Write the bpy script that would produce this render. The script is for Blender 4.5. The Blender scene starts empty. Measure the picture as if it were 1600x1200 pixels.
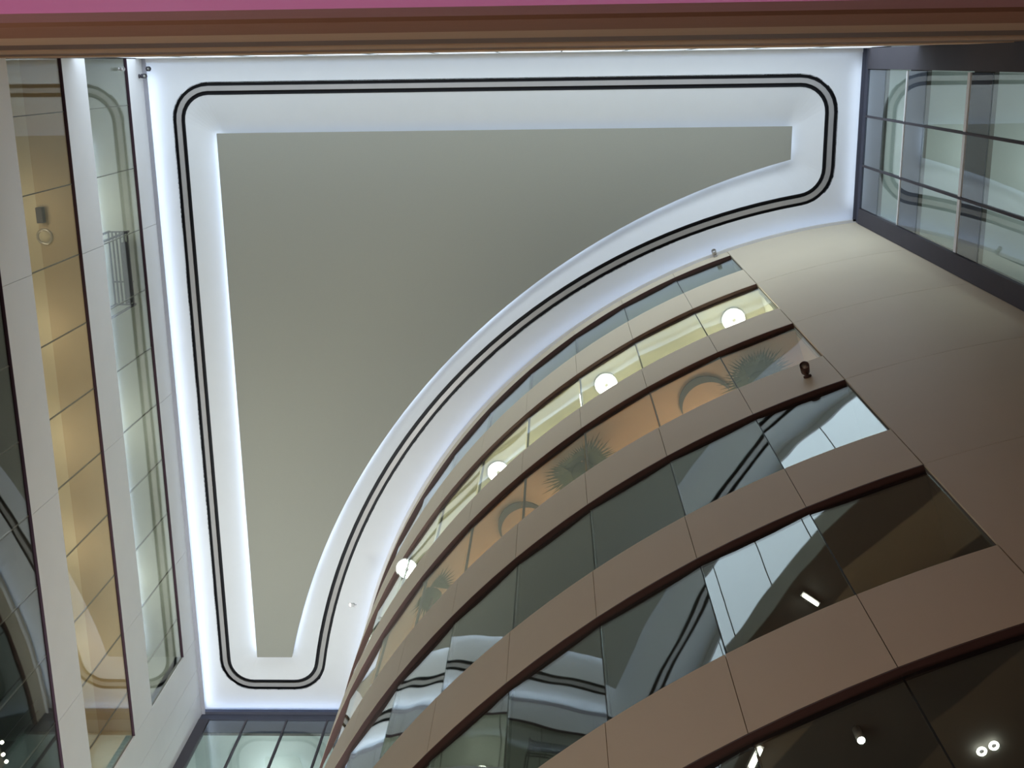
import bpy, math, random
from mathutils import Matrix, Vector
random.seed(7)
S = bpy.context.scene
COL = S.collection
PI = math.pi
Z0 = 1.6                                   # eye height; every height h below is measured from the eye

# ------------------------------------------------------------------ camera, world, exposure
XW = (0.99938006, -0.00499351, -0.03485043)   # world axes seen in camera axes (right, down, forward)
YW = (0.01395488, 0.9649925, 0.26190596)
ZW = (0.03232258, -0.26222993, 0.96446395)
FPX = 1850.0
cam = bpy.data.cameras.new('camera')
cam.sensor_width = 36.0
cam.lens = FPX / 1600 * 36
cam.clip_start = 0.02
cam.clip_end = 200
camo = bpy.data.objects.new('camera', cam)
COL.objects.link(camo)
rt = Vector((XW[0], YW[0], ZW[0])); dn = Vector((XW[1], YW[1], ZW[1])); fw = Vector((XW[2], YW[2], ZW[2]))
M = Matrix.Identity(4)
for i in range(3):
    M[i][0] = rt[i]; M[i][1] = -dn[i]; M[i][2] = -fw[i]
M[2][3] = Z0
camo.matrix_world = M
S.camera = camo
w = bpy.data.worlds.new('world'); S.world = w; w.use_nodes = True
w.node_tree.nodes['Background'].inputs[0].default_value = (0.6, 0.7, 0.9, 1)
w.node_tree.nodes['Background'].inputs[1].default_value = 0.05
S.view_settings.view_transform = 'Standard'
S.view_settings.look = 'None'
S.view_settings.gamma = 1.0
S.view_settings.use_curve_mapping = False
S.view_settings.exposure = 0.35
PANEL = 0.75                                # W per metre of the strips behind the hung panel
COOL = (0.64, 0.79, 1.0)
CEIL_FILL = 200.0                           # W of an unseen light added below to brighten the ceiling
DAY = 1.7                                  # brightness of glowing panes added on the near wall to light the facade
LOBBY = 200.0                              # warm light of the lobby below

def ray(px, py):
    d = (px - 800, py - 600, FPX)
    dz = sum(a * b for a, b in zip(d, ZW))
    return (sum(a * b for a, b in zip(d, XW)) / dz, sum(a * b for a, b in zip(d, YW)) / dz)
def at_h(px, py, h):
    q = ray(px, py); return (q[0] * h, q[1] * h, h + Z0)
def at_x(px, py, x):
    q = ray(px, py); h = x / q[0]; return (x, q[1] * h, h + Z0)
def at_r(px, py, r):                       # first meeting with the cylinder of the curved facade
    q = ray(px, py)
    A = q[0]**2 + q[1]**2; B = -2 * (q[0] * CX + q[1] * CY); C = CX**2 + CY**2 - r * r
    D = max(B * B - 4 * A * C, 0)
    h = (-B - math.sqrt(D)) / (2 * A)
    return (q[0] * h, q[1] * h, h + Z0)

# ------------------------------------------------------------------ plan (metres, eye at 0,0)
XL, XR, YN, YF, HC = -9.2, 6.93, -0.2, 16.3, 27.5
CX, CY, R = 8.4153, 17.1117, 13.5724
A_JAMB = -108.93; PITCH = 5.62; NB = 12
A_RIGHT = math.degrees(math.atan2(-math.sqrt(R * R - (XR - CX)**2), XR - CX))
A_FAR = -180 - math.degrees(math.atan2(-(YF - CY), -math.sqrt(R*R - (YF - CY)**2))) if False else -176.58
TOPS = [26.75, 23.20, 19.55, 15.90, 12.33, 8.75]
BOTS = [24.85, 20.80, 17.25, 13.60, 10.10, 6.55]
LT = [26.30, 22.75, 19.25, 15.75, 12.2]
LB = [23.90, 20.42, 16.90, 13.4, 9.9]

# ------------------------------------------------------------------ materials
MATS = {}
def mat(name, col, rough=0.6, metal=0.0, var=0.06, scale=3.0, emit=None, es=0.0, spec=0.3, bump=0.0):
    if name in MATS: return MATS[name]
    m = bpy.data.materials.new(name); m.use_nodes = True
    nt = m.node_tree; b = nt.nodes['Principled BSDF']
    tc = nt.nodes.new('ShaderNodeTexCoord'); nz = nt.nodes.new('ShaderNodeTexNoise')
    nz.inputs['Scale'].default_value = scale; nz.inputs['Detail'].default_value = 4
    nt.links.new(tc.outputs['Object'], nz.inputs['Vector'])
    mx = nt.nodes.new('ShaderNodeMix'); mx.data_type = 'RGBA'
    mx.inputs[6].default_value = (*[c * (1 - var) for c in col], 1)
    mx.inputs[7].default_value = (*[min(1, c * (1 + var)) for c in col], 1)
    nt.links.new(nz.outputs[0], mx.inputs[0]); nt.links.new(mx.outputs[2], b.inputs['Base Color'])
    b.inputs['Roughness'].default_value = rough; b.inputs['Metallic'].default_value = metal
    b.inputs['Specular IOR Level'].default_value = spec
    if bump:
        bp = nt.nodes.new('ShaderNodeBump'); bp.inputs['Strength'].default_value = bump; bp.inputs['Distance'].default_value = 0.01
        nt.links.new(nz.outputs[0], bp.inputs['Height']); nt.links.new(bp.outputs[0], b.inputs['Normal'])
    if emit:
        b.inputs['Emission Color'].default_value = (*emit, 1); b.inputs['Emission Strength'].default_value = es
    MATS[name] = m; return m

def glass(name, ior, tint, wob, base=None, wscale=0.55):
    """clear pane: mirror reflection by Fresnel over a tinted see-through sheet (or a dark backing colour), slightly wavy"""
    m = bpy.data.materials.new(name); m.use_nodes = True; nt = m.node_tree; N = nt.nodes; L = nt.links
    N.remove(N['Principled BSDF']); out = N['Material Output']
    tc = N.new('ShaderNodeTexCoord'); oi = N.new('ShaderNodeObjectInfo')
    nz = N.new('ShaderNodeTexNoise'); nz.noise_dimensions = '4D'; nz.inputs['Scale'].default_value = wscale; nz.inputs['Detail'].default_value = 1.0
    ml = N.new('ShaderNodeMath'); ml.operation = 'MULTIPLY'; ml.inputs[1].default_value = 37.0
    L.new(oi.outputs['Random'], ml.inputs[0]); L.new(ml.outputs[0], nz.inputs['W']); L.new(tc.outputs['Object'], nz.inputs['Vector'])
    bp = N.new('ShaderNodeBump'); bp.inputs['Strength'].default_value = 1.0; bp.inputs['Distance'].default_value = wob
    L.new(nz.outputs[0], bp.inputs['Height'])
    ge = N.new('ShaderNodeNewGeometry'); mi = N.new('ShaderNodeMapRange')   # the same index from either face of the sheet
    mi.inputs['To Min'].default_value = ior; mi.inputs['To Max'].default_value = 1 / ior
    L.new(ge.outputs['Backfacing'], mi.inputs['Value'])
    fr = N.new('ShaderNodeFresnel'); L.new(mi.outputs[0], fr.inputs['IOR'])
    gl = N.new('ShaderNodeBsdfGlossy'); gl.inputs['Roughness'].default_value = 0.0; gl.inputs['Color'].default_value = (0.93, 0.97, 0.96, 1)
    L.new(bp.outputs[0], gl.inputs['Normal'])
    if base:
        bk = N.new('ShaderNodeBsdfDiffuse'); bk.inputs['Color'].default_value = (*base, 1)
    else:
        bk = N.new('ShaderNodeBsdfTransparent'); bk.inputs['Color'].default_value = (*tint, 1)
    mx = N.new('ShaderNodeMixShader'); L.new(fr.outputs[0], mx.inputs[0]); L.new(bk.outputs[0], mx.inputs[1]); L.new(gl.outputs[0], mx.inputs[2])
    L.new(mx.outputs[0], out.inputs['Surface'])
    return m

M_WHITE = mat('white_plaster', (0.80, 0.80, 0.82), 0.7, bump=0.02)
M_CEIL = mat('ceiling_paint', (0.82, 0.83, 0.85), 0.8, var=0.02)
M_PANEL = mat('khaki_ceiling_board', (0.375, 0.37, 0.32), 0.85, var=0.03, scale=40)
M_BEIGE = mat('beige_cladding', (0.74, 0.645, 0.49), 0.5, var=0.03, scale=1.5)
M_WHITECLAD = mat('white_cladding', (0.82, 0.815, 0.83), 0.5, var=0.03, scale=1.5)
M_BROWN = mat('brown_soffit', (0.085, 0.042, 0.036), 0.45)
M_PURPLE = mat('dark_purple_trim', (0.06, 0.035, 0.05), 0.6, spec=0.1)
M_TAN = mat('tan_fascia', (0.62, 0.40, 0.27), 0.8, spec=0.05)
M_NBROWN = mat('brown_fascia', (0.36, 0.17, 0.11), 0.8, spec=0.05)
M_MAUVE = mat('mauve_fascia', (0.42, 0.20, 0.21), 0.8, spec=0.05)
M_PINK = mat('pink_sign', (0.50, 0.14, 0.30), 0.6, spec=0.08, emit=(0.8, 0.2, 0.5), es=0.16)
M_BLACK = mat('black_gap', (0.012, 0.012, 0.016), 0.5)
M_DARKMETAL = mat('dark_grey_steel', (0.10, 0.095, 0.11), 0.8, spec=0.05)
M_BLUEGREY = mat('blue_grey_frame', (0.10, 0.105, 0.14), 0.8, spec=0.05)
M_GASKET = mat('grey_gasket', (0.22, 0.22, 0.2), 0.8, spec=0.05)
M_LEDGE = mat('grey_ledge', (0.42, 0.42, 0.48), 0.7)
M_GREYBAR = mat('grey_diffuser', (0.45, 0.43, 0.42), 0.4, metal=0.3)
M_CONC = mat('slab_concrete', (0.16, 0.15, 0.14), 0.9)
M_FLOOR = mat('stone_floor', (0.45, 0.36, 0.28), 0.35, scale=6)
M_IN_W1 = mat('pale_interior', (0.55, 0.58, 0.55), 0.8)
M_IN_W2 = mat('cream_interior', (0.78, 0.74, 0.58), 0.8)
M_IN_W3 = mat('peach_interior', (0.66, 0.47, 0.30), 0.8)
M_IN_BG = mat('sand_interior', (0.66, 0.56, 0.40), 0.8)
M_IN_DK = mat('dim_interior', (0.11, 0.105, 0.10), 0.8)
M_IN_TEAL = mat('office_interior', (0.62, 0.68, 0.66), 0.8)
M_LAMP = mat('lamp_glow', (1, 1, 1), 0.4, emit=(1.0, 0.97, 0.88), es=14)
M_LAMPD = mat('tube_glow', (1, 1, 1), 0.4, emit=(1.0, 0.97, 0.85), es=6)
M_CAP = mat('lamp_cap', (0.8, 0.78, 0.7), 0.8, emit=(1, 0.95, 0.85), es=0.4)
M_DAY = mat('added_daylight_panel', (0.7, 0.75, 0.8), 0.5, emit=(0.74, 0.87, 1.0), es=DAY)  # emission of the added panes, put in to brighten the upper facade
M_CHROME = mat('lamp_trim', (0.7, 0.7, 0.68), 0.3, metal=0.6)
M_LEAF = mat('palm_leaf', (0.06, 0.085, 0.04), 0.6, var=0.3)
M_TRUNK = mat('palm_trunk', (0.12, 0.08, 0.05), 0.9, var=0.3, scale=20)
M_POT = mat('clay_pot', (0.3, 0.14, 0.08), 0.7)
M_ORN = mat('grey_ornament', (0.10, 0.11, 0.11), 0.5)
G_CURVE = glass('curved_facade_glass', 1.52, (0.90, 0.95, 0.93), 0.007)
G_LEFT = glass('left_wall_glass', 1.45, (0.92, 0.92, 0.88), 0.003)
G_END = glass('end_wall_glass', 1.45, (0.92, 0.95, 0.94), 0.002)
G_SPAN = glass('spandrel_glass', 1.7, None, 0.002, base=(0.085, 0.10, 0.125))
G_NEAR = mat('bronze_panel', (0.24, 0.145, 0.11), 0.7, spec=0.05)

# ------------------------------------------------------------------ helpers
def tag(o, label, cat, group=None, kind=None):
    o['label'] = label; o['category'] = cat
    if group: o['group'] = group
    if kind: o['kind'] = kind
    return o
def empty(name, loc=(0, 0, 0), rot=0):
    o = bpy.data.objects.new(name, None); COL.objects.link(o); o.location = loc; o.rotation_euler = (0, 0, rot); o.empty_display_size = 0.2
    return o
def link(name, me, parent=None, loc=None, rot=None):
    o = bpy.data.objects.new(name, me); COL.objects.link(o)
    if loc is not None: o.location = loc
    if rot is not None: o.rotation_euler = rot
    if parent is not None: o.parent = parent
    return o
def mesh(name, v, f, m, smooth=False):
    me = bpy.data.meshes.new(name); me.from_pydata(v, [], f); me.materials.append(m); me.update()
    if smooth:
        for p in me.polygons: p.use_smooth = True
    return me
def mobj(name, v, f, m, parent=None, smooth=False, loc=None, rot=None):
    return link(name, mesh(name, v, f, m, smooth), parent, loc, rot)
BF = [(0, 3, 2, 1), (4, 5, 6, 7), (0, 1, 5, 4), (1, 2, 6, 5), (2, 3, 7, 6), (3, 0, 4, 7)]
def boxv(x0, x1, y0, y1, z0, z1):
    return [(x0, y0, z0), (x1, y0, z0), (x1, y1, z0), (x0, y1, z0), (x0, y0, z1), (x1, y0, z1), (x1, y1, z1), (x0, y1, z1)]
CACHE = {}
def box(name, x0, x1, y0, y1, h0, h1, m, parent=None):
    """box with its origin at its centre, sharing mesh data with boxes of the same size"""
    k = (name, round(x1 - x0, 3), round(y1 - y0, 3), round(h1 - h0, 3), m.name)
    if k not in CACHE:
        a, b, c = (x1 - x0) / 2, (y1 - y0) / 2, (h1 - h0) / 2
        CACHE[k] = mesh(name, boxv(-a, a, -b, b, -c, c), BF, m)
    return link(name, CACHE[k], parent, ((x0 + x1) / 2, (y0 + y1) / 2, (h0 + h1) / 2 + Z0))
def sector(name, r0, r1, a0, a1, h0, h1, m, parent=None, seg=4):
    """curved slab about the axis of the curved facade; degrees, a0 < a1"""
    k = (name, round(r0, 3), round(r1, 3), round(a1 - a0, 2), round(h1 - h0, 3), m.name, seg)
    if k not in CACHE:
        v = []; f = []; H = h1 - h0; da = math.radians(a1 - a0)
        for i in range(seg + 1):
            c, s = math.cos(da * i / seg), math.sin(da * i / seg)
            v += [(r0 * c, r0 * s, 0), (r1 * c, r1 * s, 0), (r1 * c, r1 * s, H), (r0 * c, r0 * s, H)]
        for i in range(seg):
            a = 4 * i; b = a + 4
            f += [(a, a + 1, b + 1, b), (a + 1, a + 2, b + 2, b + 1), (a + 2, a + 3, b + 3, b + 2), (a + 3, a, b, b + 3)]
        n = 4 * seg
        f += [(0, 3, 2, 1), (n, n + 1, n + 2, n + 3)]
        CACHE[k] = mesh(name, v, f, m)
    return link(name, CACHE[k], parent, (CX, CY, h0 + Z0), (0, 0, math.radians(a0)))
def strip(name, A, B, m, parent=None, closed=True, flip=False):
    n = len(A); v = list(A) + list(B); f = []
    for i in range(n if closed else n - 1):
        j = (i + 1) % n
        q = (i, j, n + j, n + i)
        pts = {v[k] for k in q}
        if len(pts) < 3: continue
        f.append(q[::-1] if flip else q)
    return mobj(name, v, f, m, parent)
def lathe(prof, n, m, name, parent=None, loc=None, rot=None, smooth=True):
    v = []; f = []
    for (r, z) in prof:
        for i in range(n):
            a = 2 * PI * i / n; v.append((r * math.cos(a), r * math.sin(a), z))
    for k in range(len(prof) - 1):
        for i in range(n):
            j = (i + 1) % n; f.append((k * n + i, k * n + j, (k + 1) * n + j, (k + 1) * n + i))
    f.append(tuple(range(n))[::-1]); f.append(tuple((len(prof) - 1) * n + i for i in range(n)))
    return mobj(name, v, f, m, parent, smooth, loc, rot)
def torus(name, r, t, m, parent, loc=None, rot=None, n=20, k=8):
    v = []; f = []
    for i in range(n):
        a = 2 * PI * i / n
        for j in range(k):
            b = 2 * PI * j / k; q = r + t * math.cos(b)
            v.append((q * math.cos(a), q * math.sin(a), t * math.sin(b)))
    for i in range(n):
        for j in range(k):
            f.append((i * k + j, ((i + 1) % n) * k + j, ((i + 1) % n) * k + (j + 1) % k, i * k + (j + 1) % k))
    return mobj(name, v, f, m, parent, True, loc, rot)
def area(name, loc, direction, sx, sy, watts, col, parent=None, spread=PI):
    l = bpy.data.lights.new(name, 'AREA'); l.shape = 'RECTANGLE'; l.size = sx; l.size_y = sy; l.energy = watts; l.color = col; l.spread = spread
    o = bpy.data.objects.new(name, l); COL.objects.link(o)
    z = -Vector(direction[0]).normalized(); x = Vector(direction[1]).normalized(); y = z.cross(x)
    mm = Matrix.Identity(4)
    for i in range(3): mm[i][0] = x[i]; mm[i][1] = y[i]; mm[i][2] = z[i]; mm[i][3] = loc[i]
    o.matrix_world = mm
    if parent is not None: o.parent = parent; o.matrix_parent_inverse = Matrix.Identity(4)
    return o
def point(name, loc, watts, col, rad=0.12, parent=None):
    l = bpy.data.lights.new(name, 'POINT'); l.energy = watts; l.color = col; l.shadow_soft_size = rad
    o = bpy.data.objects.new(name, l); COL.objects.link(o); o.location = loc
    if parent is not None: o.parent = parent
    return o
def pol(a, r): a = math.radians(a); return (CX + r * math.cos(a), CY + r * math.sin(a))

# ------------------------------------------------------------------ plan outlines for the ceiling
def outline(xl, yt, xr, yb, c, r, rho, ns=16, na=40, nf=8):
    """closed outline: right of xl, left of xr, below yt, above yb and outside circle(c, r), corners rounded by rho.
    returns lists of points for the ten pieces: top, TR, right, RC, arc, CB, bottom, BL, left, TL"""
    P = []
    def line(a, b, n): return [(a[0] + (b[0] - a[0]) * i / n, a[1] + (b[1] - a[1]) * i / n) for i in range(n + 1)]
    def fil(cn, a0, a1): return [(cn[0] + rho * math.cos(a0 + (a1 - a0) * i / nf), cn[1] + rho * math.sin(a0 + (a1 - a0) * i / nf)) for i in range(nf + 1)]
    q = r + rho
    cRC = (xr - rho, c[1] - math.sqrt(q * q - (xr - rho - c[0])**2))
    cCB = (c[0] - math.sqrt(q * q - (yb - rho - c[1])**2), yb - rho)
    aRC = math.atan2(cRC[1] - c[1], cRC[0] - c[0]); aCB = math.atan2(cCB[1] - c[1], cCB[0] - c[0])
    if aCB > 0: aCB -= 2 * PI
    top = line((xl + rho, yt), (xr - rho, yt), ns)
    TR = fil((xr - rho, yt + rho), -PI / 2, 0)
    right = line((xr, yt + rho), (xr, cRC[1]), ns)
    RC = fil(cRC, 0, aRC + PI)
    arc = [(c[0] + r * math.cos(aRC + (aCB - aRC) * i / na), c[1] + r * math.sin(aRC + (aCB - aRC) * i / na)) for i in range(na + 1)]
    CB = fil(cCB, aCB + PI if aCB + PI < PI / 2 else aCB + PI - 2 * PI, PI / 2)
    bottom = line((cCB[0], yb), (xl + rho, yb), ns)
    BL = fil((xl + rho, yb - rho), PI / 2, PI)
    left = line((xl, yb - rho), (xl, yt + rho), ns)
    TL = fil((xl + rho, yt + rho), PI, 3 * PI / 2)
    return [top, TR, right, RC, arc, CB, bottom, BL, left, TL]
def sides(pieces):
    """the five sides of an outline, each taking half of the rounded corner at either end"""
    t, TR, r, RC, a, CB, b, BL, l, TL = pieces
    h = len(TR) // 2
    return [TL[h:] + t + TR[:h + 1], TR[h:] + r + RC[:h + 1], RC[h:] + a + CB[:h + 1], CB[h:] + b + BL[:h + 1], BL[h:] + l + TL[:h + 1]]
def wall_dist(p):
    return max(0, min(p[0] - XL, XR - p[0], p[1] - YN, YF - p[1], math.hypot(p[0] - CX, p[1] - CY) - R))
SLOPE = 0.02
def zo(p): return HC - SLOPE * wall_dist(p) + Z0
SL = dict(xl=-8.54, yt=0.469, xr=6.28, yb=15.55, c=(8.14, 17.31), r=14.39)
def slot(d, rho=0.72):
    return outline(SL['xl'] - d, SL['yt'] - d, SL['xr'] + d, SL['yb'] + d, SL['c'], SL['r'] - d, rho + d)
def flat(p): return sum(p, [])
def o3(pieces, dz=0): return [(x, y, zo((x, y)) + dz) for x, y in flat(pieces)]

# ------------------------------------------------------------------ ceiling
ceil = empty('ceiling', (0, 0, 0)); tag(ceil, 'white tray ceiling of the atrium with a looping black slot', 'ceiling', kind='structure')
sw = 0.125
so = sides(slot(sw)); si = sides(slot(-sw))
wall_sharp = sides(outline(XL, YN, XR, YF, (CX, CY), R, 0.002))
HP = 27.60
sc = HP / HC
PN = dict(xl=-7.70 * sc, yt=1.475 * sc, xr=5.42 * sc, yb=14.765 * sc, c=(9.703 * sc, 18.607 * sc), r=16.941 * sc)
def pan(d, rho=0.002): return sides(outline(PN['xl'] + d, PN['yt'] + d, PN['xr'] - d, PN['yb'] - d, PN['c'], PN['r'] + d, rho))
inner = pan(0.16)
SIDE = ['near', 'right', 'curved', 'far', 'left']
for k in range(5):
    A = [(x, y, zo((x, y))) for x, y in so[k]]
    B = [(x, y, HC + Z0) for x, y in wall_sharp[k]]
    strip('ceiling_border', A, B, M_CEIL, ceil, closed=False)
    A = [(x, y, zo((x, y))) for x, y in si[k]]
    B = [(x, y, 27.92 + Z0) for x, y in inner[k]]
    strip('ceiling_slope', A, B, M_CEIL, ceil, closed=False)
# the slot: two black grooves either side of a grey bar
def tube_band(name, d0, d1, dz0, dz1, m):
    a, b = slot(d0), slot(d1)
    lo0, lo1, hi0, hi1 = o3(a, dz0), o3(b, dz0), o3(a, dz1), o3(b, dz1)
    n = len(lo0); v = lo0 + lo1 + hi1 + hi0; f = []
    for i in range(n):
        j = (i + 1) % n
        for q in range(4):
            r_ = (q + 1) % 4
            f.append((q * n + i, q * n + j, r_ * n + j, r_ * n + i))
    return mobj(name, v, f, m, ceil)
tube_band('slot_groove', -sw - 0.02, sw + 0.02, 0.10, 0.14, M_BLACK)
tube_band('slot_wall', sw, sw + 0.02, 0.0, 0.12, M_BLACK)
tube_band('slot_wall', -sw - 0.02, -sw, 0.0, 0.12, M_BLACK)
tube_band('slot_bar', -0.055, 0.055, 0.0, 0.05, M_GREYBAR)
# board hung in the middle
pp = []
for s_ in pan(0): pp += [p for p in s_]
clean = []
for p in pp:
    if not clean or (abs(p[0] - clean[-1][0]) + abs(p[1] - clean[-1][1])) > 0.004: clean.append(p)
n = len(clean)
v = [(x, y, HP + Z0) for x, y in clean] + [(x, y, HP + 0.07 + Z0) for x, y in clean]
f = [tuple(range(n)), tuple(range(2 * n - 1, n - 1, -1))] + [(i, (i + 1) % n, n + (i + 1) % n, n + i) for i in range(n)]
mobj('hung_panel', v, f, M_PANEL, ceil)
v = boxv(XL - 4, XR + 4, YN - 1, YF + 4, HC + 0.62 + Z0, HC + 0.7 + Z0)
mobj('roof_deck', v, BF, M_CONC, ceil)
# light strips lying on the edges of the board, washing the slope around it
def strip_light(a, b, out, h, watts, up=0.55, wdt=0.06):
    a = Vector((a[0], a[1], h + Z0)); b = Vector((b[0], b[1], h + Z0)); d = b - a; L = d.length
    if L < 0.05: return
    nrm = Vector((out[0], out[1], up))
    area('cove_strip', (a + b) / 2, (nrm, d), L, wdt, watts * L, COOL, ceil)
ins = pan(0.10)
t_, r_, a_, b_, l_ = ins
strip_light(t_[0], t_[-1], (0, -1), HP + 0.13, PANEL * 0.25)
strip_light(r_[0], r_[-1], (1, 0), HP + 0.13, PANEL)
strip_light(l_[0], l_[-1], (-1, 0), HP + 0.13, PANEL * 2.0)
na = len(a_)
for i in range(8):
    p, q = a_[4 + int((na - 9) * i / 8)], a_[4 + int((na - 9) * (i + 1) / 8)]
    mx, my = (p[0] + q[0]) / 2, (p[1] + q[1]) / 2
    o = Vector((PN['c'][0] - mx, PN['c'][1] - my)).normalized()
    strip_light(p, q, o, HP + 0.13, PANEL * 0.7)

# ------------------------------------------------------------------ cove ledges along the tops of the walls, each with its light strip
LED = 0.09
HI = 27.28
SOFT = 0.85                                 # W per metre of the strips that only light the ceiling edge
BLUE = (0.40, 0.60, 1.0)
e = empty('trim_1'); tag(e, 'thin white cove ledge along the top of the banded left wall', 'trim', kind='structure')
box('ledge', XL, XL + LED, YN, YF, HI - 0.03, HI, M_LEDGE, e)
area('cove_strip', (XL + 0.05, (YN + YF) / 2, HI + 0.02 + Z0), ((0.7, 0, 1), (0, 1, 0)), YF - YN - 0.2, 0.05, SOFT * 1.2 * (YF - YN), COOL, e)
e = empty('trim_2'); tag(e, 'thin white cove ledge above the glazed far wall', 'trim', kind='structure')
box('ledge', XL + LED, -5.2, YF - LED, YF, HI - 0.03, HI, M_BLUEGREY, e)
area('cove_strip', ((XL - 5.2) / 2, YF - 0.05, HI + 0.02 + Z0), ((0, -0.7, 1), (1, 0, 0)), 3.6, 0.05, SOFT * 0.8 * 3.6, BLUE, e)
e = empty('trim_3'); tag(e, 'thin white cove ledge above the glazed right wall', 'trim', kind='structure')
box('ledge', XR - LED, XR, YN, 3.6, HI - 0.03, HI, M_BLUEGREY, e)
area('cove_strip', (XR - 0.05, 1.7, HI + 0.02 + Z0), ((-0.7, 0, 1), (0, 1, 0)), 3.2, 0.05, SOFT * 0.8 * 3.2, COOL, e)
e = empty('trim_4'); tag(e, 'thin white cove ledge on the tall brown wall overhead', 'trim', kind='structure')
box('ledge', XL + LED, XR - LED, YN, YN + LED, HI - 0.03, HI, M_WHITE, e)
area('cove_strip', ((XL + XR) / 2, YN + 0.05, HI + 0.02 + Z0), ((0, 0.7, 1), (1, 0, 0)), XR - XL - 0.4, 0.05, SOFT * 0.3 * (XR - XL), COOL, e)
e = empty('trim_5'); tag(e, 'thin curved white cove ledge crowning the curved facade', 'trim', kind='structure')
sector('ledge', R, R + 0.07, A_FAR, A_RIGHT, HI - 0.03, HI, M_WHITE, e, seg=48)
for i in range(12):
    a0 = A_FAR + 2 + (A_RIGHT - A_FAR - 2) * i / 12; a1 = A_FAR + 2 + (A_RIGHT - A_FAR - 2) * (i + 1) / 12; am = (a0 + a1) / 2
    p = pol(am, R + 0.04); cc, ss = math.cos(math.radians(am)), math.sin(math.radians(am))
    L_ = R * math.radians(a1 - a0)
    area('cove_strip', (p[0], p[1], HI + 0.02 + Z0), ((cc * 0.7, ss * 0.7, 1), (-ss, cc, 0)), L_, 0.05, SOFT * 0.42 * L_, BLUE, e)

# ------------------------------------------------------------------ floor and the lobby light
fl = mobj('floor', boxv(XL - 3, XR + 4, YN - 0.3, YF + 3, -0.2, 0), BF, M_FLOOR); tag(fl, 'warm stone lobby floor below the atrium', 'floor', kind='structure')
area('lobby_light', (-5.6, 4.6, 3.0), ((0.25, 0.1, 1), (1, 0, 0)), 6, 8, LOBBY, (1.0, 0.93, 0.80))
area('ceiling_fill', (-6.6, 12.8, 3.2), ((0.0, 0, 1), (1, 0, 0)), 3.5, 3.5, CEIL_FILL, (0.96, 1.0, 1.0), None, math.radians(48))  # unseen fill light, added to brighten the far part of the ceiling

# ------------------------------------------------------------------ curved facade
cw = empty('wall_curved'); tag(cw, 'tall convex facade of beige bands and strip windows', 'facade', kind='structure')
bands = [(TOPS[0], HC + 0.6)] + [(TOPS[k + 1], BOTS[k]) for k in range(5)] + [(-Z0, BOTS[5])]
g = 0.016
GR = 0.075
for k, (h0, h1) in enumerate(bands):
    m = M_BEIGE
    for b in range(NB):
        a1 = A_JAMB - PITCH * b; a0 = a1 - PITCH
        sector('cladding_panel', R - 0.035, R, a0 + g, a1 - g, h0, h1, m, cw)
    if k < 6:
        sector('soffit_trim', R - GR - 0.03, R - 0.002, A_FAR, A_JAMB, h0 - 0.02, h0 - 0.001, M_BROWN, cw, seg=36)
        sector('head_frame', R - GR - 0.03, R - GR - 0.012, A_FAR, A_JAMB, h0 - 0.07, h0 - 0.02, M_BLACK, cw, seg=36)
    # solid slab edge behind the cladding
    top = h1 - 0.02
    sector('slab_edge', R - GR - 0.06, R - 0.04, A_FAR - 3, A_JAMB, h0, top, M_CONC, cw, seg=36)
    if k > 0:
        sector('window_sill', R - GR - 0.06, R - 0.035, A_FAR, A_JAMB, h1 - 0.02, h1 - 0.002, M_BROWN, cw, seg=36)
# plain wall beside the windows, storey-high panels
cuts = [HC + 0.6, 23.20, 19.55, 15.90, 12.33, 8.75, 5.2, -Z0]
for k in range(len(cuts) - 1):
    sector('wall_panel', R - 0.035, R, A_JAMB + 0.03, A_RIGHT + 0.4, cuts[k + 1] + 0.006, cuts[k] - 0.006, M_BEIGE, cw, seg=8)
sector('wall_core', R - 0.20, R - 0.037, A_JAMB, A_RIGHT + 0.8, -Z0, HC + 0.6, M_CONC, cw, seg=8)
# panes and mullions: flat panes set as facets
for k in range(6):
    h0, h1 = BOTS[k], TOPS[k]
    for b in range(NB):
        a1 = A_JAMB - PITCH * b; am = a1 - PITCH / 2
        key = ('cpane', round(h1 - h0, 3))
        hw = (R - GR) * math.sin(math.radians(PITCH / 2)) - 0.005
        if key not in CACHE:
            CACHE[key] = mesh('pane', boxv(-0.006, 0.006, -hw, hw, -(h1 - h0) / 2, (h1 - h0) / 2), BF, G_CURVE)
        p = pol(am, R - GR - 0.0)
        link('pane', CACHE[key], cw, (p[0], p[1], (h0 + h1) / 2 + Z0), (0, random.uniform(-0.004, 0.004), math.radians(am) + random.uniform(-0.006, 0.006)))
        if b > 0:
            q = pol(a1, R - GR - 0.035)
            kk = ('cmul', round(h1 - h0, 3))
            if kk not in CACHE: CACHE[kk] = mesh('mullion', boxv(-0.02, 0.02, -0.009, 0.009, -(h1 - h0) / 2, (h1 - h0) / 2), BF, M_BLACK)
            link('mullion', CACHE[kk], cw, (q[0], q[1], (h0 + h1) / 2 + Z0), (0, 0, math.radians(a1)))
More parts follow.
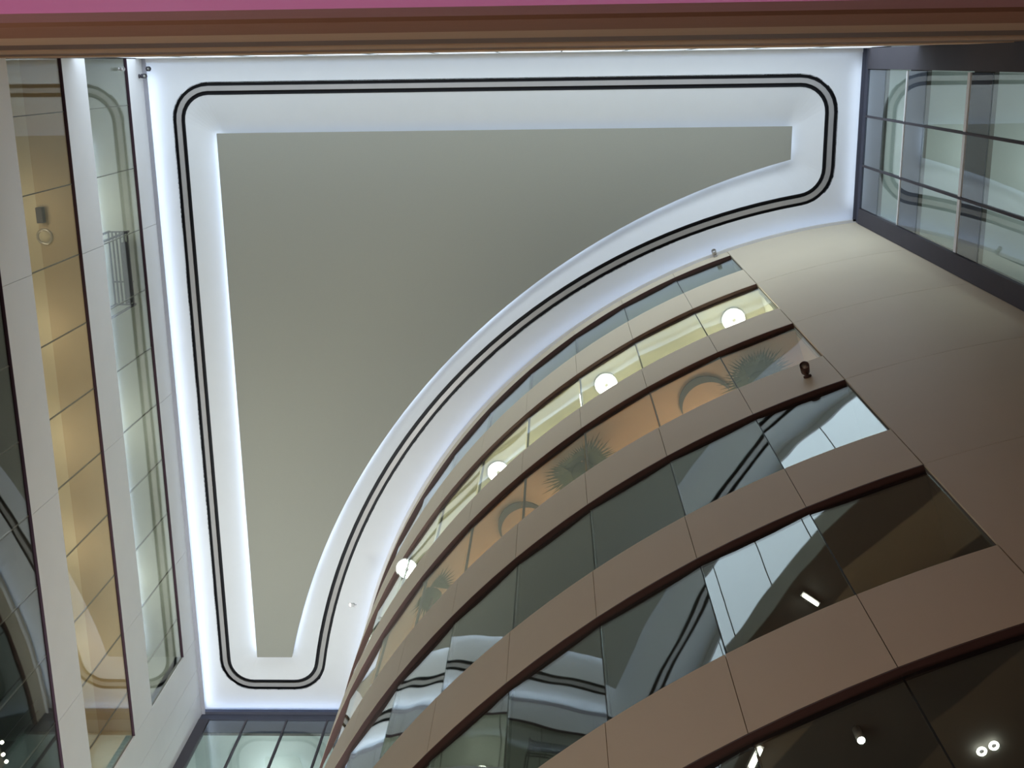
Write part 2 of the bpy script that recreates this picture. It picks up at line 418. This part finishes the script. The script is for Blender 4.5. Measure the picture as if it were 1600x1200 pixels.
# rooms behind the panes
DEPTH = 3.0
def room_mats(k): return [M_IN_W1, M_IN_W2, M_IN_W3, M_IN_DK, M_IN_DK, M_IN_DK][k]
NAMES = ['topmost', 'bright second', 'peach-lit third', 'dark fourth', 'dark fifth', 'dark sixth']
for k in range(6):
    m = room_mats(k)
    rm = empty('ceiling'); tag(rm, 'room ceiling behind the %s row of curved windows' % NAMES[k], 'ceiling', kind='structure')
    hi, lo = TOPS[k], BOTS[k] - 0.35
    if k == 1:
        sector('ceiling_strip', R - 0.80, R - GR - 0.05, A_FAR - 2, A_JAMB, hi, hi + 0.03, M_IN_W2, rm, seg=36)
        sector('ceiling_upstand', R - 0.83, R - 0.80, A_FAR - 2, A_JAMB, hi + 0.001, hi + 0.14, M_WHITE, rm, seg=36)
        sector('ceiling_board', R - DEPTH, R - 0.83, A_FAR - 2, A_JAMB, hi + 0.12, hi + 0.15, M_IN_W3, rm, seg=36)
    else:
        sector('ceiling_board', R - DEPTH, R - GR - 0.05, A_FAR - 2, A_JAMB, hi, hi + 0.03, m, rm, seg=36)
    sector('back_wall', R - DEPTH - 0.1, R - DEPTH, A_FAR - 2, A_JAMB, lo, hi + 0.2, m, rm, seg=36)
    sector('room_floor', R - DEPTH, R - GR - 0.05, A_FAR - 2, A_JAMB, lo - 0.1, lo, m, rm, seg=36)
    sector('end_wall', R - DEPTH, R - GR - 0.05, A_JAMB, A_JAMB + 0.5, lo, hi + 0.2, m, rm, seg=1)
def room_points(k, angs, r, h, watts, col):
    for a in angs:
        p = pol(a, r); point('room_light', (p[0], p[1], h + Z0), watts, col, 0.25)
room_points(0, (-118, -136, -154), R - 1.2, TOPS[0] - 0.9, 7, (0.85, 1.0, 0.95))
room_points(1, (-112.3, -123.4, -134.6, -145.8, -157), R - 0.75, TOPS[1] - 1.2, 28, (1.0, 0.93, 0.72))
room_points(2, (-118, -129, -140, -151), R - 1.3, TOPS[2] - 1.0, 26, (1.0, 0.72, 0.48))

# ------------------------------------------------------------------ left wall: white bands, strip windows
lw = empty('wall_left'); tag(lw, 'flat left wall of white bands and long strip windows', 'wall', kind='structure')
YW0, YW1 = YN - 0.0, 14.12
joints = [YN, 0.78, 2.14, 3.50, 4.86, 6.22, 7.58, 8.94, 10.30, 11.68, 13.06, YW1]
lb = [(LT[0], HC + 0.6)] + [(LT[k + 1], LB[k]) for k in range(4)] + [(-Z0, LB[4])]
for h0, h1 in lb:
    ys = [YN, 3.50, 7.58, 11.68, YW1]
    for a, b in zip(ys[:-1], ys[1:]):
        box('band_panel', XL - 0.03, XL, a + 0.004, b - 0.004, h0, h1, M_WHITECLAD, lw)
    box('slab_edge', XL - 0.075, XL - 0.032, YN, YW1, h0 + 0.01, h1 - 0.01, M_CONC, lw)
    box('soffit_trim', XL - 0.06, XL - 0.001, YN, YW1, h0 - 0.02, h0, M_PURPLE, lw)
for a, b in ((YW1, 14.95), (14.95, 15.62), (15.62, YF)):
    for k in range(len(cuts) - 1):
        box('wall_panel', XL - 0.03, XL, a + 0.005, b - 0.004, cuts[k + 1] , cuts[k] , M_WHITECLAD, lw)
box('wall_core', XL - 0.2, XL - 0.032, YW1, YF, -Z0, HC + 0.6, M_CONC, lw)
for k in range(5):
    for a, b in zip(joints[:-1], joints[1:]):
        o = box('pane', XL - 0.044, XL - 0.034, a + 0.006, b - 0.006, LB[k], LT[k], G_LEFT, lw)
        o.rotation_euler = (0, random.uniform(-0.0012, 0.0012), random.uniform(-0.0015, 0.0015))
        if a > YN: box('mullion', XL - 0.075, XL - 0.048, a - 0.009, a + 0.009, LB[k], LT[k], M_GASKET, lw)
LN = ['topmost', 'warm second', 'dark third', 'fourth', 'fifth']
for k in range(5):
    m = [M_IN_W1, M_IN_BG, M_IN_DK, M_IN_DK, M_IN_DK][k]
    rm = empty('ceiling'); tag(rm, 'room ceiling behind the %s strip window of the left wall' % LN[k], 'ceiling', kind='structure')
    hi, lo = LT[k], LB[k] - 0.35
    if k == 1:
        box('ceiling_strip', XL - 0.80, XL - 0.075, YN, YW1 + 0.1, hi, hi + 0.03, m, rm)
        box('ceiling_upstand', XL - 0.83, XL - 0.80, YN, YW1 + 0.1, hi + 0.001, hi + 0.08, M_IN_W2, rm)
        box('ceiling_board', XL - 3, XL - 0.83, YN, YW1 + 0.1, hi + 0.08, hi + 0.11, M_IN_W2, rm)
    else:
        box('ceiling_board', XL - 3, XL - 0.075, YN, YW1 + 0.1, hi, hi + 0.03, m, rm)
    box('back_wall', XL - 3.1, XL - 3, YN, YW1 + 0.1, lo, hi + 0.1, m, rm)
    box('room_floor', XL - 3, XL - 0.075, YN, YW1 + 0.1, lo - 0.1, lo, m, rm)
    box('end_wall', XL - 3, XL - 0.075, YW1, YW1 + 0.1, lo, hi + 0.1, m, rm)
for y, pw in ((2.6, 9), (5.0, 12), (7.3, 13), (9.6, 13), (12, 12)):
    point('room_light', (XL - 0.95, y, LT[1] - 0.9 + Z0), pw, (1.0, 0.85, 0.62), 0.2)
for y in (3, 8, 12):
    point('room_light', (XL - 1.2, y, LT[0] - 1.0 + Z0), 26, (0.95, 1.0, 0.88), 0.25)

# ------------------------------------------------------------------ right end wall: glass storeys, dark spandrels
rw = empty('wall_right'); tag(rw, 'narrow glazed end wall with blue-grey spandrels beside the plain wall', 'wall', kind='structure')
YR1 = 3.62
box('frame_beam', XR - 0.02, XR + 0.1, YN, YR1, 27.02, HC + 0.6, M_BLUEGREY, rw)
box('edge_post', XR - 0.04, XR + 0.10, YN, 0.24, -Z0, 27.02, M_DARKMETAL, rw)
box('edge_post', XR - 0.04, XR + 0.10, 3.28, YR1, -Z0, 27.02, M_DARKMETAL, rw)
yb_ = [0.24, 1.25, 2.33, 3.28]
for y in yb_[1:3]:
    box('mullion', XR - 0.02, XR + 0.06, y - 0.022, y + 0.022, -Z0, 27.02, M_DARKMETAL, rw)
STO = [(25.67, 24.12, 27.02), (22.87, 20.60, 24.0), (19.45, 17.1, 20.42), (15.9, 13.6, 16.95), (12.3, 10.0, 13.4)]
for k, (gt, gb, st) in enumerate(STO):
    for a, b in zip(yb_[:-1], yb_[1:]):
        box('spandrel', XR, XR + 0.012, a + 0.02, b - 0.02, gt, st, G_SPAN, rw)
        box('pane', XR, XR + 0.012, a + 0.02, b - 0.02, gb, gt - 0.01, G_END, rw)
        box('white_sill', XR - 0.012, XR + 0.05, a + 0.02, b - 0.02, gb - (0.07 if k == 0 else 0.13), gb - 0.004, M_WHITE, rw)
    box('slab_edge', XR + 0.03, XR + 0.1, YN, YR1, gt + 0.02, st - 0.02, M_CONC, rw)
    box('room_ceiling', XR + 0.1, XR + 2.6, YN, YR1, gt + 0.02, gt + 0.06, M_IN_TEAL, rw)
    box('room_floor', XR + 0.1, XR + 2.6, YN, YR1, gb - 0.4, gb - 0.3, M_IN_TEAL, rw)
    box('back_wall', XR + 2.6, XR + 2.7, YN, YR1, gb - 0.3, gt + 0.06, M_IN_TEAL, rw)
    box('end_wall', XR + 0.1, XR + 2.6, YN - 0.1, YN, gb - 0.3, gt + 0.06, M_IN_TEAL, rw)
    box('end_wall', XR + 0.1, XR + 2.6, YR1, YR1 + 0.1, gb - 0.3, gt + 0.06, M_IN_TEAL, rw)
    if k < 3: point('room_light', (XR + 1.1, 1.8, gt - 0.9 + Z0), 16, (0.9, 1.0, 1.0), 0.25)
box('wall_base', XR, XR + 0.1, YN, YR1, -Z0, 9.9, M_DARKMETAL, rw)

# ------------------------------------------------------------------ far end wall
fw_ = empty('wall_far'); tag(fw_, 'narrow glazed far end wall under a dark head beam', 'wall', kind='structure')
XF1 = -4.9
box('frame_beam', XL, XF1, YF - 0.02, YF + 0.1, 27.0, HC + 0.6, M_BLUEGREY, fw_)
box('edge_post', XL, XL + 0.26, YF - 0.04, YF + 0.10, -Z0, 27.0, M_DARKMETAL, fw_)
xb_ = [XL + 0.26, -7.96, -6.91, -5.86, XF1]
for x in xb_[1:-1]:
    box('mullion', x - 0.024, x + 0.024, YF - 0.02, YF + 0.06, -Z0, 27.0, M_DARKMETAL, fw_)
for k, (gt, gb, st) in enumerate([(26.42, 24.0, 27.0), (22.87, 20.6, 23.9), (19.45, 17.1, 20.45), (15.9, 13.6, 16.95), (12.3, 10.0, 13.4)]):
    for a, b in zip(xb_[:-1], xb_[1:]):
        box('spandrel', a + 0.02, b - 0.02, YF, YF + 0.012, gt, st, G_SPAN, fw_)
        box('pane', a + 0.02, b - 0.02, YF, YF + 0.012, gb, gt - 0.01, G_END, fw_)
        box('white_sill', a + 0.02, b - 0.02, YF - 0.012, YF + 0.05, gb - 0.1, gb - 0.004, M_WHITE, fw_)
    box('slab_edge', XL, XF1, YF + 0.03, YF + 0.1, gt + 0.02, st - 0.02, M_CONC, fw_)
    box('room_ceiling', XL, XF1, YF + 0.1, YF + 2.6, gt + 0.02, gt + 0.06, M_IN_TEAL, fw_)
    box('room_floor', XL, XF1, YF + 0.1, YF + 2.6, gb - 0.4, gb - 0.3, M_IN_TEAL, fw_)
    box('back_wall', XL, XF1, YF + 2.6, YF + 2.7, gb - 0.3, gt + 0.06, M_IN_TEAL, fw_)
    box('end_wall', XL - 0.1, XL, YF + 0.1, YF + 2.6, gb - 0.3, gt + 0.06, M_IN_TEAL, fw_)
    box('end_wall', XF1, XF1 + 0.1, YF + 0.1, YF + 2.6, gb - 0.3, gt + 0.06, M_IN_TEAL, fw_)
    if k < 3: point('room_light', (-7.2, YF + 1.1, gt - 0.9 + Z0), 30, (0.9, 1.0, 1.0), 0.25)
box('wall_base', XL, XF1, YF, YF + 0.1, -Z0, 9.9, M_DARKMETAL, fw_)

# ------------------------------------------------------------------ near wall right above the eye, seen edge-on
nw = empty('wall_near'); tag(nw, 'tall brown and tan banded wall rising straight overhead', 'wall', kind='structure')
tiers = [('upper_wall', 26.9, HC + 0.6, 0.0, M_WHITE), ('fill_pane_back', 23.3, 26.9, -0.06, M_CONC), ('upper_wall', 22.6, 23.3, 0.0, M_WHITE), ('brown_band', 20.6, 22.6, 0.0, G_NEAR), ('tan_band', 18.6, 20.6, 0.012, M_TAN),
         ('brown_band', 15.4, 18.6, 0.0, G_NEAR), ('tan_band', 12.8, 15.4, 0.012, M_TAN), ('brown_band', 9.7, 12.8, 0.0, G_NEAR),
         ('tan_band', 7.55, 9.7, 0.012, M_TAN), ('brown_band', 5.60, 7.55, 0.012, M_NBROWN), ('shadow_gap', 5.12, 5.60, -0.02, M_BLACK),
         ('mauve_band', 4.25, 5.12, 0.01, M_MAUVE), ('pink_sign', 2.9, 4.25, 0.012, M_PINK), ('lower_wall', -Z0, 2.9, 0.0, M_TAN)]
for nme, h0, h1, d, m in tiers:
    box(nme, XL, XR, YN - 0.12, YN + d, h0, h1, m, nw)

ck = empty('fill_panes_1'); tag(ck, 'row of added glowing panes high on the brown wall overhead, lighting the facade', 'fill light', kind='structure')  # invented light source: glowing panes added for the light on the facade
NP = 12
for i in range(NP):
    x0 = XL + (XR - XL) * i / NP; x1 = XL + (XR - XL) * (i + 1) / NP
    box('pane', x0 + 0.012, x1 - 0.012, YN - 0.04, YN - 0.02, 23.34, 26.86, M_DAY, ck)
    if i: box('mullion', x0 - 0.012, x0 + 0.012, YN - 0.05, YN - 0.01, 23.3, 26.9, M_GASKET, ck)

# ------------------------------------------------------------------ round downlights behind the bright row of curved windows
def downlight(px, py, label):
    h = TOPS[1]
    q = ray(px, py)
    t = empty('round_downlight', (q[0] * h, q[1] * h, h + Z0)); tag(t, label, 'ceiling light', 'round downlights of the bright storey')
    lathe([(0.25, 0.0), (0.25, -0.03), (0.22, -0.035), (0.215, -0.01)], 32, M_CHROME, 'rim', t)
    lathe([(0.212, -0.002), (0.205, -0.045), (0.10, -0.06), (0.02, -0.062)], 32, M_LAMP, 'diffuser', t)
    lathe([(0.045, -0.055), (0.045, -0.066), (0.01, -0.068)], 16, M_CAP, 'centre_cap', t)
downlight(1146, 499, 'round downlight next to the bright cream end wall of the lit storey')
downlight(947, 600, 'second round downlight of the lit storey counted from the plain wall')
downlight(779, 737, 'round downlight half hidden behind the beige band, third from the plain wall')
downlight(636, 888, 'round downlight shrunk to a small oval at the far bend of the facade')

# ------------------------------------------------------------------ small spotlights on the walls and ceiling
def spotlight(loc, nrm, label, m, lens, s=1.0):
    t = empty('spotlight', loc); tag(t, label, 'spotlight')
    n = Vector(nrm).normalized()
    qz = n.to_track_quat('Z', 'Y').to_euler()
    lathe([(0.05 * s, 0.0), (0.05 * s, 0.02 * s), (0.02 * s, 0.03 * s), (0.02 * s, 0.09 * s)], 14, m, 'bracket', t, None, qz)
    d = (n + Vector((0, 0, -0.9))).normalized()
    qd = d.to_track_quat('Z', 'Y').to_euler()
    lathe([(0.03 * s, -0.07 * s), (0.055 * s, -0.06 * s), (0.06 * s, 0.09 * s), (0.052 * s, 0.09 * s), (0.05 * s, 0.05 * s)], 16, m, 'head', t, tuple(n * 0.11 * s), qd)
    lathe([(0.048 * s, 0.045 * s), (0.048 * s, 0.06 * s)], 16, lens, 'lens', t, tuple(n * 0.11 * s), qd)
p = at_r(1262, 589, R); a = math.atan2(p[1] - CY, p[0] - CX)
spotlight(p, (math.cos(a), math.sin(a), 0), 'dark spotlight on the beige band below the peach-lit windows', M_BROWN, M_CHROME, 1.15)
p = at_r(1118, 401, R); a = math.atan2(p[1] - CY, p[0] - CX)
spotlight(p, (math.cos(a), math.sin(a), 0), 'tiny grey spotlight above the upper right corner of the topmost curved window', M_GREYBAR, M_CHROME, 0.9)
p = at_r(556, 947, R); a = math.atan2(p[1] - CY, p[0] - CX)
spotlight(p, (math.cos(a), math.sin(a), 0), 'tiny lit white spotlight on the edge of the curved facade by the ceiling', M_WHITE, M_LAMPD, 0.8)
spotlight(at_x(217, 119, XL), (1, 0, 0), 'dark spotlight on the white strip over the left wall window', M_DARKMETAL, M_CHROME, 0.9)
spotlight((XL + 0.0, 0.02, 27.30 + Z0), (1, 0, 0), 'dark spotlight in the ceiling corner over the left wall', M_DARKMETAL, M_CHROME, 0.9)
p = at_x(185, 108, XL - 0.033)
spotlight(p, (1, 0, 0), 'grey spotlight on the glass of the topmost left window', M_GREYBAR, M_CHROME, 0.7)

# ------------------------------------------------------------------ palms behind the peach-lit windows
def palm(px, py, label, s=1.0, offs=(-75, -30, 10, 50, 85), seed=1, h=19.2):
    """fan palm: px, py is the foot of the fan of fronds, which spreads under the ceiling toward the glass"""
    rnd = random.Random(seed)
    q = ray(px, py); crown = (q[0] * h, q[1] * h, h + Z0)
    fh = BOTS[2] - 0.35 + Z0
    t = empty('potted_palm', (crown[0], crown[1], fh)); tag(t, label, 'palm', 'potted palms behind the third row of curved windows')
    ch = crown[2] - fh
    lathe([(0.13, 0), (0.19, 0.3), (0.20, 0.34), (0.17, 0.34), (0.16, 0.30)], 16, M_POT, 'pot', t)
    lathe([(0.05, 0.30), (0.04, ch * 0.6), (0.03, ch - 0.08)], 10, M_TRUNK, 'trunk', t)
    lathe([(0.03, ch - 0.14), (0.12 * s, ch - 0.09), (0.13 * s, ch - 0.05), (0.05, ch)], 12, M_LEAF, 'crown', t)
    out = math.atan2(crown[1] - CY, crown[0] - CX)
    for i, of in enumerate(offs):
        v = []; f = []
        az = out + math.radians(of) + rnd.uniform(-0.1, 0.1); el = rnd.uniform(-0.1, 0.35)
        d = Vector((math.cos(az) * math.cos(el), math.sin(az) * math.cos(el), math.sin(el)))
        u = Vector((-math.sin(az), math.cos(az), 0)); nrm = d.cross(u)
        st = d * 0.10 * s - Vector((0, 0, 0.05 - 0.02 * i))
        v += [(0, 0, -0.09), tuple(st - u * 0.008), tuple(st + u * 0.008)]; f.append((0, 1, 2))
        for j in range(17):
            b = (j / 16 - 0.5) * 2.3
            dd = (d * math.cos(b) + u * math.sin(b)).normalized(); sd = (u * math.cos(b) - d * math.sin(b))
            L = s * (0.36 - 0.06 * abs(b)) * rnd.uniform(0.85, 1.12)
            while math.hypot(crown[0] + st.x + dd.x * L - CX, crown[1] + st.y + dd.y * L - CY) > R - 0.14: L *= 0.9
            tip = st + dd * L - Vector((0, 0, 0.06 * s)); mid = st + dd * L * 0.45
            k = len(v)
            v += [tuple(st), tuple(mid + sd * 0.012 * s + nrm * 0.003), tuple(tip), tuple(mid - sd * 0.012 * s + nrm * 0.003)]
            f.append((k, k + 1, k + 2, k + 3))
        mobj('frond', v, f, M_LEAF, t, False, (0, 0, ch))
palm(913, 738, 'potted palm between the two grey crescents, its fan spread across two panes', 1.7, (-78, -50, 5, 40, 70), seed=3, h=19.25)
palm(1186, 596, 'potted palm in the window bay next to the plain wall', 1.5, seed=5, h=19.25)
palm(676, 930, 'faint potted palm at the far bend beyond the second grey crescent', 1.4, seed=8)

# ------------------------------------------------------------------ grey crescents hung under the peach-lit ceiling
def crescent(px, py, label, s=1.0):
    q = ray(px, py); h = TOPS[2] - 0.055
    o = []; inn = []
    n = 20
    for i in range(n + 1):
        a = math.radians(150 + (330 - 150) * i / n)
        wd = 0.11 * math.sin(PI * i / n) + 0.012
        o.append((0.45 * s * math.cos(a), 0.45 * s * math.sin(a))); inn.append(((0.45 - wd) * s * math.cos(a), (0.45 - wd) * s * math.sin(a)))
    v = []; 
    for (a, b) in zip(o, inn):
        v += [(a[0], a[1], 0), (b[0], b[1], 0), (b[0], b[1], 0.05), (a[0], a[1], 0.05)]
    f = []
    for i in range(n):
        a = 4 * i; b = a + 4
        for j in range(4): f.append((a + j, a + (j + 1) % 4, b + (j + 1) % 4, b + j))
    f += [(0, 1, 2, 3), (4 * n + 3, 4 * n + 2, 4 * n + 1, 4 * n)]
    t = mobj('crescent_ornament', v, f, M_ORN, None, False, (q[0] * h, q[1] * h, h + Z0))
    tag(t, label, 'ornament', 'grey crescents under the third storey ceiling')
crescent(1103, 628, 'grey crescent under the ceiling between two palms near the plain wall')
crescent(818, 822, 'grey crescent under the ceiling beyond the middle palm, toward the bend', 1.0)

# ------------------------------------------------------------------ lamps and built lamp reflections in the dark lower storeys
def hang(name, px, py, h, label, builder, group=None):
    q = ray(px, py); t = empty(name, (q[0] * h, q[1] * h, h + Z0)); tag(t, label, 'lamp', group); builder(t); return t
def tube_b(t, deg=35):
    a = math.radians(deg)
    o = lathe([(0.018, -0.10), (0.018, 0.10)], 10, M_LAMPD, 'tube', t, (0, 0, -0.06), (0, PI / 2, a))
    box_ = mobj('housing', boxv(-0.12, 0.12, -0.03, 0.03, -0.04, 0.0), BF, M_GREYBAR, t, False, None, (0, 0, a))
hang('lit_tube', 1265, 934, TOPS[4] - 0.03, 'short glowing tube standing in for a lamp reflection in the dark fifth row of windows', tube_b)  # glowing tube built in place of a fluorescent tube's reflection in the glass
hang('lit_tube', 1179, 1180, TOPS[5] - 0.03, 'glowing tube lamp seen end-on beside a window joint of the lowest row', lambda t: tube_b(t, -69))
def ring_b(t):  # glowing ring built in place of a circular lamp's reflection
    torus('ring_tube', 0.032, 0.0105, M_LAMPD, t, (0, 0, -0.03))
    lathe([(0.012, 0.0), (0.012, -0.03)], 12, M_DARKMETAL, 'mount', t)
hang('reflected_ring', 1532, 1171, TOPS[5] - 0.01, 'round ring standing in for a lamp reflection, whole circle showing in the lowest dark window', ring_b, 'ring lamp reflections of the lowest windows')
hang('reflected_ring', 1551, 1162, TOPS[5] - 0.01, 'ring standing in for a lamp reflection, partly covered by the other ring in the lowest dark window', ring_b, 'ring lamp reflections of the lowest windows')
def pend_b(t):
    lathe([(0.035, 0.0), (0.035, -0.16), (0.03, -0.16), (0.028, -0.08)], 16, M_CHROME, 'shade', t)
    lathe([(0.027, -0.14), (0.03, -0.165), (0.018, -0.185)], 16, M_LAMP, 'bulb', t)
hang('can_lamp', 1338, 1140, TOPS[5] - 0.01, 'bright can lamp behind the lowest dark window under a beige band', pend_b)

# ------------------------------------------------------------------ things behind the left windows
def at_lx(px, py, d): return at_x(px, py, XL - d)
p = at_lx(50, 400, 0.5); h = LT[1]
t = empty('round_downlight', (XL - 0.70, 3.15, h + Z0)); tag(t, 'small round ring downlight behind the warm left window', 'ceiling light')
lathe([(0.16, 0), (0.16, -0.03), (0.12, -0.035), (0.12, -0.01)], 24, M_CHROME, 'rim', t)
lathe([(0.118, -0.004), (0.11, -0.02)], 24, M_IN_W2, 'diffuser', t)
t = empty('wall_speaker', (XL - 0.70, 2.72, h + Z0)); tag(t, 'small dark box under the ceiling behind the warm left window', 'speaker')
mobj('case', boxv(-0.06, 0.06, -0.15, 0.15, -0.16, -0.02), BF, M_DARKMETAL, t); mobj('bracket', boxv(-0.02, 0.02, -0.03, 0.03, -0.02, 0), BF, M_GREYBAR, t)
# slatted rack by the topmost left window
t = empty('slatted_rack', (XL - 0.42, 4.32, LB[0] - 0.35 + Z0)); tag(t, 'grey slatted rack standing behind the topmost left window', 'rack')
RH = 2.45
for sy in (-0.82, 0.82): mobj('post', boxv(-0.25, -0.21, sy - 0.02, sy + 0.02, 0, RH), BF, M_DARKMETAL, t)
for sy in (-0.82, 0.82): mobj('post', boxv(0.18, 0.22, sy - 0.02, sy + 0.02, 0, RH), BF, M_DARKMETAL, t)
for i in range(6):
    x = -0.25 + i * 0.085
    mobj('slat', boxv(x - 0.012, x + 0.012, -0.82, 0.82, RH - 0.05, RH), BF, M_DARKMETAL, t)
for sy in (-0.82, 0.3, 0.82): mobj('crossbar', boxv(-0.25, 0.22, sy - 0.015, sy + 0.015, RH - 0.09, RH - 0.05), BF, M_DARKMETAL, t)
mobj('dark_panel', boxv(0.10, 0.2, -0.6, 0.75, RH - 0.3, RH - 0.1), BF, M_DARKMETAL, t)
# little bulbs low in the third left window
for px, py, lab in ((3, 1160, 'small bulb highest of the three in the dark left window'), (5, 1179, 'small bulb in the middle of the three in the dark left window'), (10, 1190, 'small bulb lowest of the three in the dark left window')):
    p = at_x(px, py, XL - 0.35)
    t = empty('small_bulb', p); tag(t, lab, 'lamp', 'small bulbs behind the dark left window')
    lathe([(0.008, 0.03), (0.03, 0.015), (0.03, -0.015), (0.008, -0.03)], 12, M_LAMPD, 'bulb', t)
    lathe([(0.006, 0.03), (0.006, LT[2] + Z0 - p[2])], 6, M_DARKMETAL, 'cord', t)
